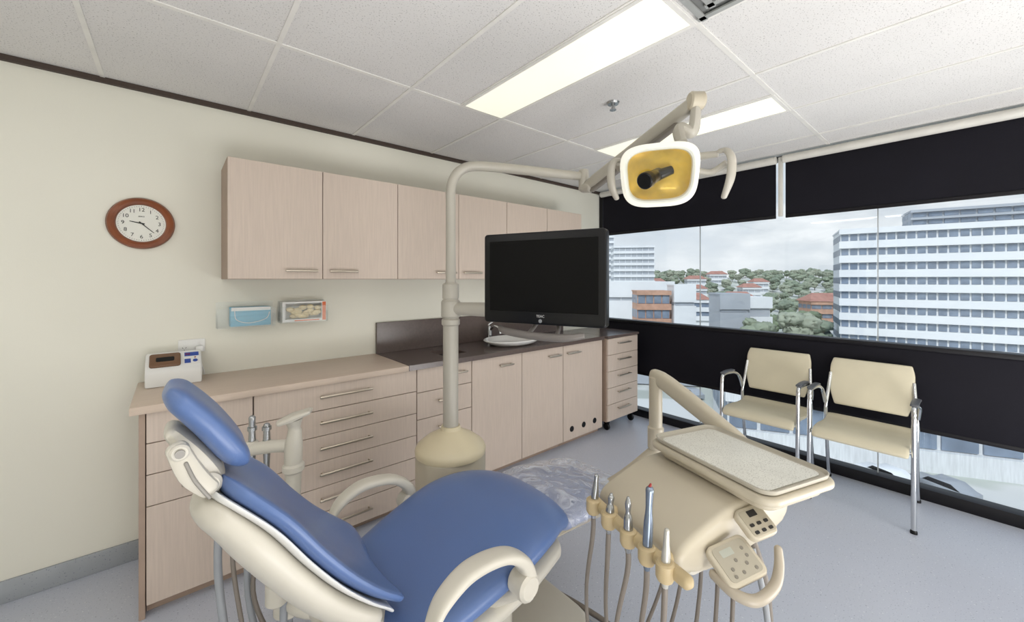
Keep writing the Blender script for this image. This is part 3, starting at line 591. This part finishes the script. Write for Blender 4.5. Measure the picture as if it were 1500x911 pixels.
specs=[(.17,(0.012,.0),[(0,.008),(.02,.011),(.05,.012),(.075,.009),(.09,.007),(.1,.0075)],'slim steel scaler handpiece',M_steel),
 (.09,(.01,0),[(0,.010),(.03,.013),(.05,.012),(.06,.008),(.075,.010),(.082,.006)],'short steel handpiece',M_steel),
 (0,(0,0),[(0,.012),(.05,.013),(.07,.011),(.08,.007),(.10,.009),(.115,.005)],'steel air turbine handpiece',M_steel),
 (-.075,(.01,0),[(0,.011),(.04,.013),(.09,.012),(.12,.009),(.15,.010),(.165,.011)],'tall blue-grey handpiece with red tip',mat('blue_grey_metal',rgb(130,142,158),.25,metal=.7)),
 (-.14,(.006,0),[(0,.010),(.05,.011),(.075,.008),(.09,.007),(.105,.006)],'pale grey syringe handpiece',mat('pale_grey_metal',rgb(190,188,180),.3,metal=.4))]
for i,(y,tl,pf,lb,m) in enumerate(specs):
    o=DM@Vector((-.425,y,0)); h=empty('dental_handpiece',(o.x,o.y,.66),lb+' standing in the tan holder','dental handpiece','handpieces in the delivery unit holder')
    L=pf[-1][0]
    pts=[(-.425+tl[0]*t/L,y,.665+t*1.15+.012) for t,_ in pf]
    g=G(DM); g.tube([(-.425,y,.655)]+pts,[.007]+[q for _,q in pf],sm=3,seg=16,rnd=True); g.out('barrel',m,parent=h)
    if i==3:
        g=G(DM); x=pts[-1]; g.tube([(x[0],x[1],x[2]+.008),(x[0]+.003,x[1],x[2]+.015)],[.005,.003],sm=1,rnd=True); g.out('tip',M_red,parent=h,label='red tip')
    j=.02*math.sin(i*2.1)
    g=G(DM); g.tube([(-.425,y,.66),(-.428,y+.0,.60),(-.445+j,y+.01,.42),(-.42+j,y+.01,.22),(-.32,y,.11+.02*i),(-.2,y,.25),(-.15,y*.8,.45),(-.14,y*.8,.63)],[.0075]*2+[.006]*6,seg=10,sm=7); g.out('hose',M_hose,parent=h,label='taupe silicone hose')
g=G(DM); g.tube([(-.05,-.1,.66),(-.04,-.14,.5),(-.05,-.13,.2),(-.1,.1,.05),(-.2,.45,.04),(-.38,.78,.04)],.011,seg=12); g.out('supply_hose',M_hose,parent=du,label='taupe supply hose')
g=G(DM); g.tube([(-.09,-.13,.66),(-.10,-.18,.5),(-.09,-.18,.2),(-.12,.1,.05),(-.22,.43,.04),(-.40,.75,.04)],.008,seg=12); g.out('supply_hose',M_hosel,parent=du)
# ---------------------------------------------------------------- visitor chairs
M_grip=mat('grey_armrest',rgb(90,92,96),.4)
def vchair(y0,y1,label):
    cx=(3.17+3.6)/2; cy=(y0+y1)/2
    r=empty('visitor_chair',(cx,cy,0),label,'chair','cream visitor chairs against the window')
    P=catmull([(3.15,.448),(3.19,.475),(3.3,.475),(3.42,.462),(3.52,.462),(3.575,.48)],5)
    g=G(); g.tube([(x,cy,z-.018) for x,z in P],[(.225,.017)]*len(P),sm=1,ref=(0,1,0),seg=28,ex=6,rnd=True); g.out('seat',M_vinyl,parent=r)
    zs=catmull([(3.585,.56,.19),(3.60,.62,.208),(3.615,.70,.215),(3.63,.80,.216),(3.65,.85,.205)],4)
    g=G(); g.tube([(x,cy,z) for x,z,w in zs],[(w,.014) for x,z,w in zs],sm=1,ref=(0,1,0),seg=28,ex=7,rnd=True); g.out('backrest',M_vinyl,parent=r)
    for y,s in ((y0,1),(y1,-1)):
        g=G(); g.tube([(3.165,y,.0),(3.172,y,.3),(3.18,y,.60),(3.185,y,.655)],.0125,sm=4,seg=14); g.out('leg',M_chrome,parent=r,label='chrome front leg')
        g=G(); g.tube([(3.63,y+s*.015,.0),(3.57,y+s*.015,.3),(3.555,y+s*.012,.50),(3.575,y+s*.018,.60),(3.62,y+s*.03,.76)],.0115,sm=5,seg=14); g.out('leg',M_chrome,parent=r,label='chrome back leg')
        g=G(); g.tube([(3.185,y,.65),(3.192,y,.685),(3.225,y,.70),(3.35,y,.695),(3.45,y,.675),(3.53,y,.63),(3.56,y+s*.01,.55)],.0125,sm=6,seg=14); g.out('arm_tube',M_chrome,parent=r,label='chrome arm tube')
        g=G(); g.tube([(3.20,y,.711),(3.28,y,.715),(3.38,y,.709)],[(.019,.008)]*3,ref=(0,1,0),seg=14,ex=3,rnd=True); g.out('armrest',M_grip,parent=r,label='grey armrest pad')
        for (x_,y_) in ((3.165,y),(3.63,y+s*.015)):
            g=G(); g.lathe([(0,0),(.016,0),(.016,.012),(.013,.02),(0,.02)],(x_,y_,0),seg=16); g.out('foot_cap',M_black,parent=r)
    g=G(); g.tube([(3.178,y0,.44),(3.178,y1,.44)],.011,sm=1); g.tube([(3.556,y0+.012,.45),(3.556,y1-.012,.45)],.011,sm=1); g.tube([(3.18,y0+.03,.44),(3.556,y0+.03,.44)],.01,sm=1); g.tube([(3.18,y1-.03,.44),(3.556,y1-.03,.44)],.01,sm=1); g.out('seat_frame',M_chrome,parent=r)
    return r
c1=vchair(.226,.71,'cream vinyl visitor chair with chrome frame and grey armrests')
copy_thing(c1,(0,.547,0))
# ---------------------------------------------------------------- outdoors
GZ=-17
M_grass=mat('distant_ground',rgb(176,180,172),.9,var=.2,scale=.05,speck=[(.09,.5,rgb(205,205,202))])
M_conc=mat('white_facade',rgb(228,230,232),.8,var=.03,scale=.2)
M_win=mat('blue_grey_glazing',rgb(120,133,150),.35,var=.25,scale=.5)
M_brick=mat('orange_brick',rgb(190,150,128),.9,var=.15,scale=.6)
M_roofr=mat('terracotta_roof',rgb(168,122,110),.9,var=.15,scale=.5)
M_roofw=mat('pale_metal_roof',rgb(214,216,217),.7,var=.10,scale=.6,stretch=(1,12,1))
M_greyb=mat('grey_cladding',rgb(168,173,180),.8,var=.06,scale=.2)
M_tanb=mat('tan_render',rgb(192,176,144),.8,var=.1,scale=.2)
M_tree=[mat('foliage_%d'%i,c,.95,var=.3,scale=.8) for i,c in enumerate((rgb(140,150,130),rgb(154,160,142),rgb(128,140,122),rgb(120,134,108)))]  # grey haze painted into the foliage tones of the far trees
M_bark=mat('bark',rgb(120,110,98),.9)
def gz(D): 
    d_=max(0,min(1,(D-170)/200)); return GZ+d_*d_*(3-2*d_)*20
g=G(); t=bmesh.new(); bmesh.ops.create_grid(t,x_segments=70,y_segments=70,size=700)
for v in t.verts:
    v.co.x+=500; D=.649*v.co.x+.76*v.co.y; d_=max(0,min(1,(D-170)/200)); v.co.z=gz(D)+1.5*noise.noise(v.co*.01)*d_
g._add(t); g.out('ground',M_grass,kind='structure',label='suburban ground far below the window')
def building(name,R,D,ang,L,dep,z0,z1,floors,mw,mg,label,sp=.45,step=2.0,roof=None,zb=None):
    zb=gz(D)-.1 if zb is None else zb
    o=V(R,D,0); u=V(math.cos(ang),math.sin(ang),0).normalized(); 
    M=Matrix(((u.x,-u.y,0,o.x),(u.y,u.x,0,o.y),(0,0,1,0),(0,0,0,1)))
    r=empty(name,(o.x,o.y,zb),label,'building'); 
    g=G(M); g.box(0,L,.3,dep,zb,z1)
    fh=(z1-z0)/max(floors,1)
    for k in range(floors+1):
        zc=z0+fh*k; g.box(-.3,L+.3,-.45,.3,max(zb,zc-fh*sp*.5),min(zc+fh*sp*.5,z1+.4))
    g.box(-.2,L+.2,0,dep+.2,z1,z1+.4)
    g.out('facade',mw,parent=r)
    for k in range(floors):
        g=G(M); a=z0+fh*(k+sp*.5); b=z0+fh*(k+1-sp*.5); n=max(1,int(L/step))
        for i in range(n): g.box(i*L/n+.18,(i+1)*L/n-.18,.1,.34,a+.1,b-.1)
        m=int(dep/step)
        for i in range(m): g.box(-.04,.06,.6+i*dep/m,.6+(i+1)*dep/m-.5,a+.1,b-.1)
        g.out('window_band',mg,parent=r,label='ribbon of glazed window panes')
    if roof:
        g=G(M); w0,w1=-.8,L+.8; h=roof; z1+=.41
        g.loft([[Vector((x,-.8,z1)),Vector((x,dep+.8,z1)),Vector((x+(dep/2)*(.7 if x<L/2 else -.7),dep/2,z1+h))] for x in (w0,w1)]); g.out('roof',M_roofr,parent=r,label='terracotta hipped roof')
    return r
building('office_building',83,100,math.radians(-34),60,16,-15,13.6,8,M_conc,M_win,'white multi-storey office block with ribbon windows',sp=.5,step=1.7)
building('rooftop_storey',96,95,math.radians(-34),42,9,14.1,17.6,2,M_greyb,M_win,'glazed rooftop storey on the white office block',sp=.3,step=2.5,zb=14.05)
building('apartment_tower',58,225,math.radians(-8),22,16,-10,20,9,M_conc,M_greyb,'white apartment tower with balconies',sp=.45,step=3)
building('apartment_tower',52,258,math.radians(-8),14,14,-10,29,11,M_conc,M_greyb,'tall pale apartment tower',sp=.45,step=3)
building('commercial_building',22,150,math.radians(-5),38,20,-12,.2,1,M_conc,M_greyb,'low white commercial building with blank walls',sp=.9,step=8)
building('commercial_building',40,126,math.radians(-5),10,8,-12,-2.6,2,M_brick,M_win,'orange brick building with large panes',sp=.4,step=2.4)
building('commercial_building',51,124,math.radians(-5),6,8,-12,-.6,1,M_conc,M_greyb,'pale rendered commercial block',sp=.9,step=8)
building('commercial_building',59,112,math.radians(-5),7.5,8,-12,-3,1,M_greyb,M_greyb,'small grey rendered building with white edges',sp=.9,step=8)
building('commercial_building',67.5,113,math.radians(-5),6,6,-12,-4,1,M_conc,M_greyb,'small white rendered building',sp=.7,step=8)
building('brick_house',112,148,math.radians(-10),14,9,-14,-7.2,2,M_brick,M_win,'brick house with terracotta roof',sp=.5,step=3,roof=3)
building('brick_house',86,160,math.radians(-10),12,9,-14,-7,2,M_brick,M_win,'brick house with terracotta roof',sp=.5,step=3,roof=3)
building('brick_house',66,158,math.radians(-10),12,9,-14,-7,2,M_conc,M_win,'pale house with terracotta roof',sp=.5,step=3,roof=2.6)
blocks=[(58,225,30),(60,258,24)]
for (R,D,L) in ((105,235,10),(92,262,9),(140,240,10),(122,275,12),(150,300,12),(160,262,9)):
    z=gz(D); building('brick_house',R,D,math.radians(-8),L,8,z+.5,z+7.5,2,M_conc,M_greyb,'pale distant house with terracotta roof among trees',sp=.5,step=3,roof=2.4); blocks.append((R+L/2,D+4,10))
for (R,D,a,L,dep,z,m,lb) in ((24,44,-20,24,12,-11,M_roofw,'low building with pale metal roof below the window'),(50,35,-34,20,10,-11.5,M_tanb,'low tan building below the window'),(62,56,-30,20,12,-10.5,M_roofw,'low building with pale roof below the window'),(20,70,-10,26,10,-12,M_greyb,'low grey commercial roof below the window'),(54,82,-20,20,8,-13,M_roofw,'low building with pale metal roof below the window')):
    building('low_building',R,D,math.radians(a),L,dep,-16,z,1,m,M_win,lb,sp=.4,step=3)
def car(R,D,ang,m,label):
    o=V(R,D,0); r=empty('car',(o.x,o.y,GZ),label,'car','cars parked below the window')
    M=Matrix.Translation((o.x,o.y,GZ))
    g=G(M); g.prism([(-2.1,.35),(2.1,.35),(2.15,.75),(1.9,.95),(1.0,1.0),(.5,1.42),(-1.0,1.45),(-1.7,1.0),(-2.1,.9)],-.85,.85,.08,M=MXZ); g.out('body',m,parent=r)
    g=G(M); g.prism([(.95,1.02),(.52,1.38),(-.98,1.4),(-1.55,1.02)],-.86,.86,M=MXZ); g.out('glazing',M_black,parent=r,label='dark side windows')
    for x in (-1.3,1.35):
        for y in (-.8,.8):
            g=G(M); g.cyl((x,y-.1,.33),(x,y+.1,.33),.33); g.out('wheel',M_black,parent=r)
    r.rotation_euler=(0,0,ang)
cm=[mat('car_white',rgb(232,234,236),.3),mat('car_silver',rgb(168,172,178),.3,metal=.3),mat('car_dark',rgb(70,76,88),.3),mat('car_red',rgb(160,60,52),.3)]
cn=['white','silver','dark blue-grey','red']
for i,(R,D) in enumerate(((14,44),(17,45),(20,43.5),(46,52),(49,51.5),(52,52),(34,36),(37,34),(44,30),(42,58),(28,62),(34,63))): car(R,D,1.1,cm[i%3 if i!=5 else 3],cn[i%3 if i!=5 else 3]+' car parked on the ground below the window')
def tree_mesh(seed,m):
    random.seed(seed); g=G(); g.mi=1; g.cyl((0,0,0),(0,0,.45),.03,.02,seg=8); g.mi=0
    for k in range(14):
        a=random.random()*6.28; rr=.24*random.random()**.5; zz=.40+.42*random.random(); q=.10+.10*random.random()
        g.ball((rr*math.cos(a),rr*math.sin(a),zz),q,(1.15,1.15,.85),sub=3)
    for v in g.bm.verts:
        if v.co.z>.2: v.co+=Vector((noise.noise(v.co*13+Vector((seed,0,0))),noise.noise(v.co*13+Vector((0,seed,5))),noise.noise(v.co*15)))*.08
    return g.out('tree',[m,M_bark],label='leafy grey-green tree among the suburban buildings',cat='tree',group='trees beyond the window',ang=180,origin=(0,0,0))
src=[tree_mesh(i+3,M_tree[i]) for i in range(4)]
random.seed(21)
spots=[]
for R,D,h in ((64,104,9),(74,102,11),(83,108,8.5),(71,94,6),(50,112,5),(56,106,5),(85,128,8),(94,132,9),(103,137,8.5),(78,120,7),(30,112,6),(37,112,5)): spots.append((R,D,h))
for k in range(16): spots.append((44+3.0*k,99+random.uniform(-1.5,1.5) if k<6 else 90+random.uniform(-1,1),random.uniform(1.8,2.6)))
tries=0
while len(spots)<200 and tries<20000:
    tries+=1
    D=random.uniform(178,380); ppx=random.uniform(955,1240); R=(ppx-750)/580*D; h=random.uniform(6,9.5)
    if all((R-a)**2+(D-b)**2>(.45*(h+c))**2 for a,b,c in spots) and all((R-a)**2+(D-b)**2>(q+h*.3)**2 for a,b,q in blocks): spots.append((R,D,h))
for i,(R,D,h) in enumerate(spots):
    s_=src[(i*7+i//5)%3 if D>170 else 3] if i>=4 else src[i]; o=s_ if i<4 else s_.copy()
    if i>=4: COL.objects.link(o)
    o.location=V(R,D,gz(D)-.3); wsc=h*random.uniform(.95,1.15); o.scale=(wsc,wsc,h); o.rotation_euler=(0,0,random.random()*6.28)
# ---------------------------------------------------------------- world, sun & added fill lamps
w=bpy.data.worlds.new('World'); S.world=w; w.use_nodes=True; n=w.node_tree.nodes; l=w.node_tree.links
bg=n['Background']; tc=n.new('ShaderNodeTexCoord'); sp=n.new('ShaderNodeSeparateXYZ'); l.new(tc.outputs['Generated'],sp.inputs[0])
rp=n.new('ShaderNodeValToRGB'); e=rp.color_ramp.elements; e[0].position=0; e[0].color=rgb(224,228,231); e[1].position=.45; e[1].color=rgb(164,190,218)
l.new(sp.outputs['Z'],rp.inputs['Fac'])
mp=n.new('ShaderNodeMapping'); mp.inputs['Scale'].default_value=(1,1,2.6); l.new(tc.outputs['Generated'],mp.inputs['Vector'])
nz=n.new('ShaderNodeTexNoise'); nz.inputs['Scale'].default_value=3.6; nz.inputs['Detail'].default_value=7; nz.inputs['Roughness'].default_value=.55; l.new(mp.outputs[0],nz.inputs['Vector'])
r2=n.new('ShaderNodeValToRGB'); r2.color_ramp.elements[0].position=.40; r2.color_ramp.elements[1].position=.60; l.new(nz.outputs['Fac'],r2.inputs['Fac'])
n2=n.new('ShaderNodeTexNoise'); n2.inputs['Scale'].default_value=7; n2.inputs['Detail'].default_value=5; l.new(mp.outputs[0],n2.inputs['Vector'])
r3=n.new('ShaderNodeValToRGB'); r3.color_ramp.elements[0].position=.35; r3.color_ramp.elements[0].color=rgb(198,205,212); r3.color_ramp.elements[1].position=.65; r3.color_ramp.elements[1].color=rgb(240,242,244); l.new(n2.outputs['Fac'],r3.inputs['Fac'])
mx_=n.new('ShaderNodeMix'); mx_.data_type='RGBA'; l.new(r2.outputs['Color'],mx_.inputs[0]); l.new(rp.outputs['Color'],mx_.inputs[6]); l.new(r3.outputs['Color'],mx_.inputs[7])
l.new(mx_.outputs[2],bg.inputs['Color']); bg.inputs['Strength'].default_value=1.05
sl=bpy.data.lights.new('sun','SUN'); sl.energy=2.1; sl.angle=.2; so=bpy.data.objects.new('sun',sl); COL.objects.link(so); so.rotation_euler=(math.radians(15),math.radians(-42),0)
for i,(p,en,sz) in enumerate((((.2,-1.0,.25),36,1.4),((2.4,-1.2,.25),46,1.4))):  # unseen area fills added behind the camera, aimed up to brighten the ceiling
    a=bpy.data.lights.new('ceiling_fill','AREA'); a.energy=en; a.size=sz; a.color=(1,.985,.975); o=bpy.data.objects.new('ceiling_fill',a); COL.objects.link(o); o.location=p
    o.rotation_euler=Vector((.0,-.35,-1)).to_track_quat('Z','Y').to_euler()
# ---------------------------------------------------------------- camera
cd=bpy.data.cameras.new('camera'); cam=bpy.data.objects.new('camera',cd); COL.objects.link(cam)
cam.location=(0,0,H); cam.rotation_euler=(math.pi/2,0,math.radians(-40.5)); cd.sensor_width=36; cd.lens=580/1500*36; cd.shift_y=-46.5/1500; cd.clip_start=.03; cd.clip_end=3000
S.camera=cam
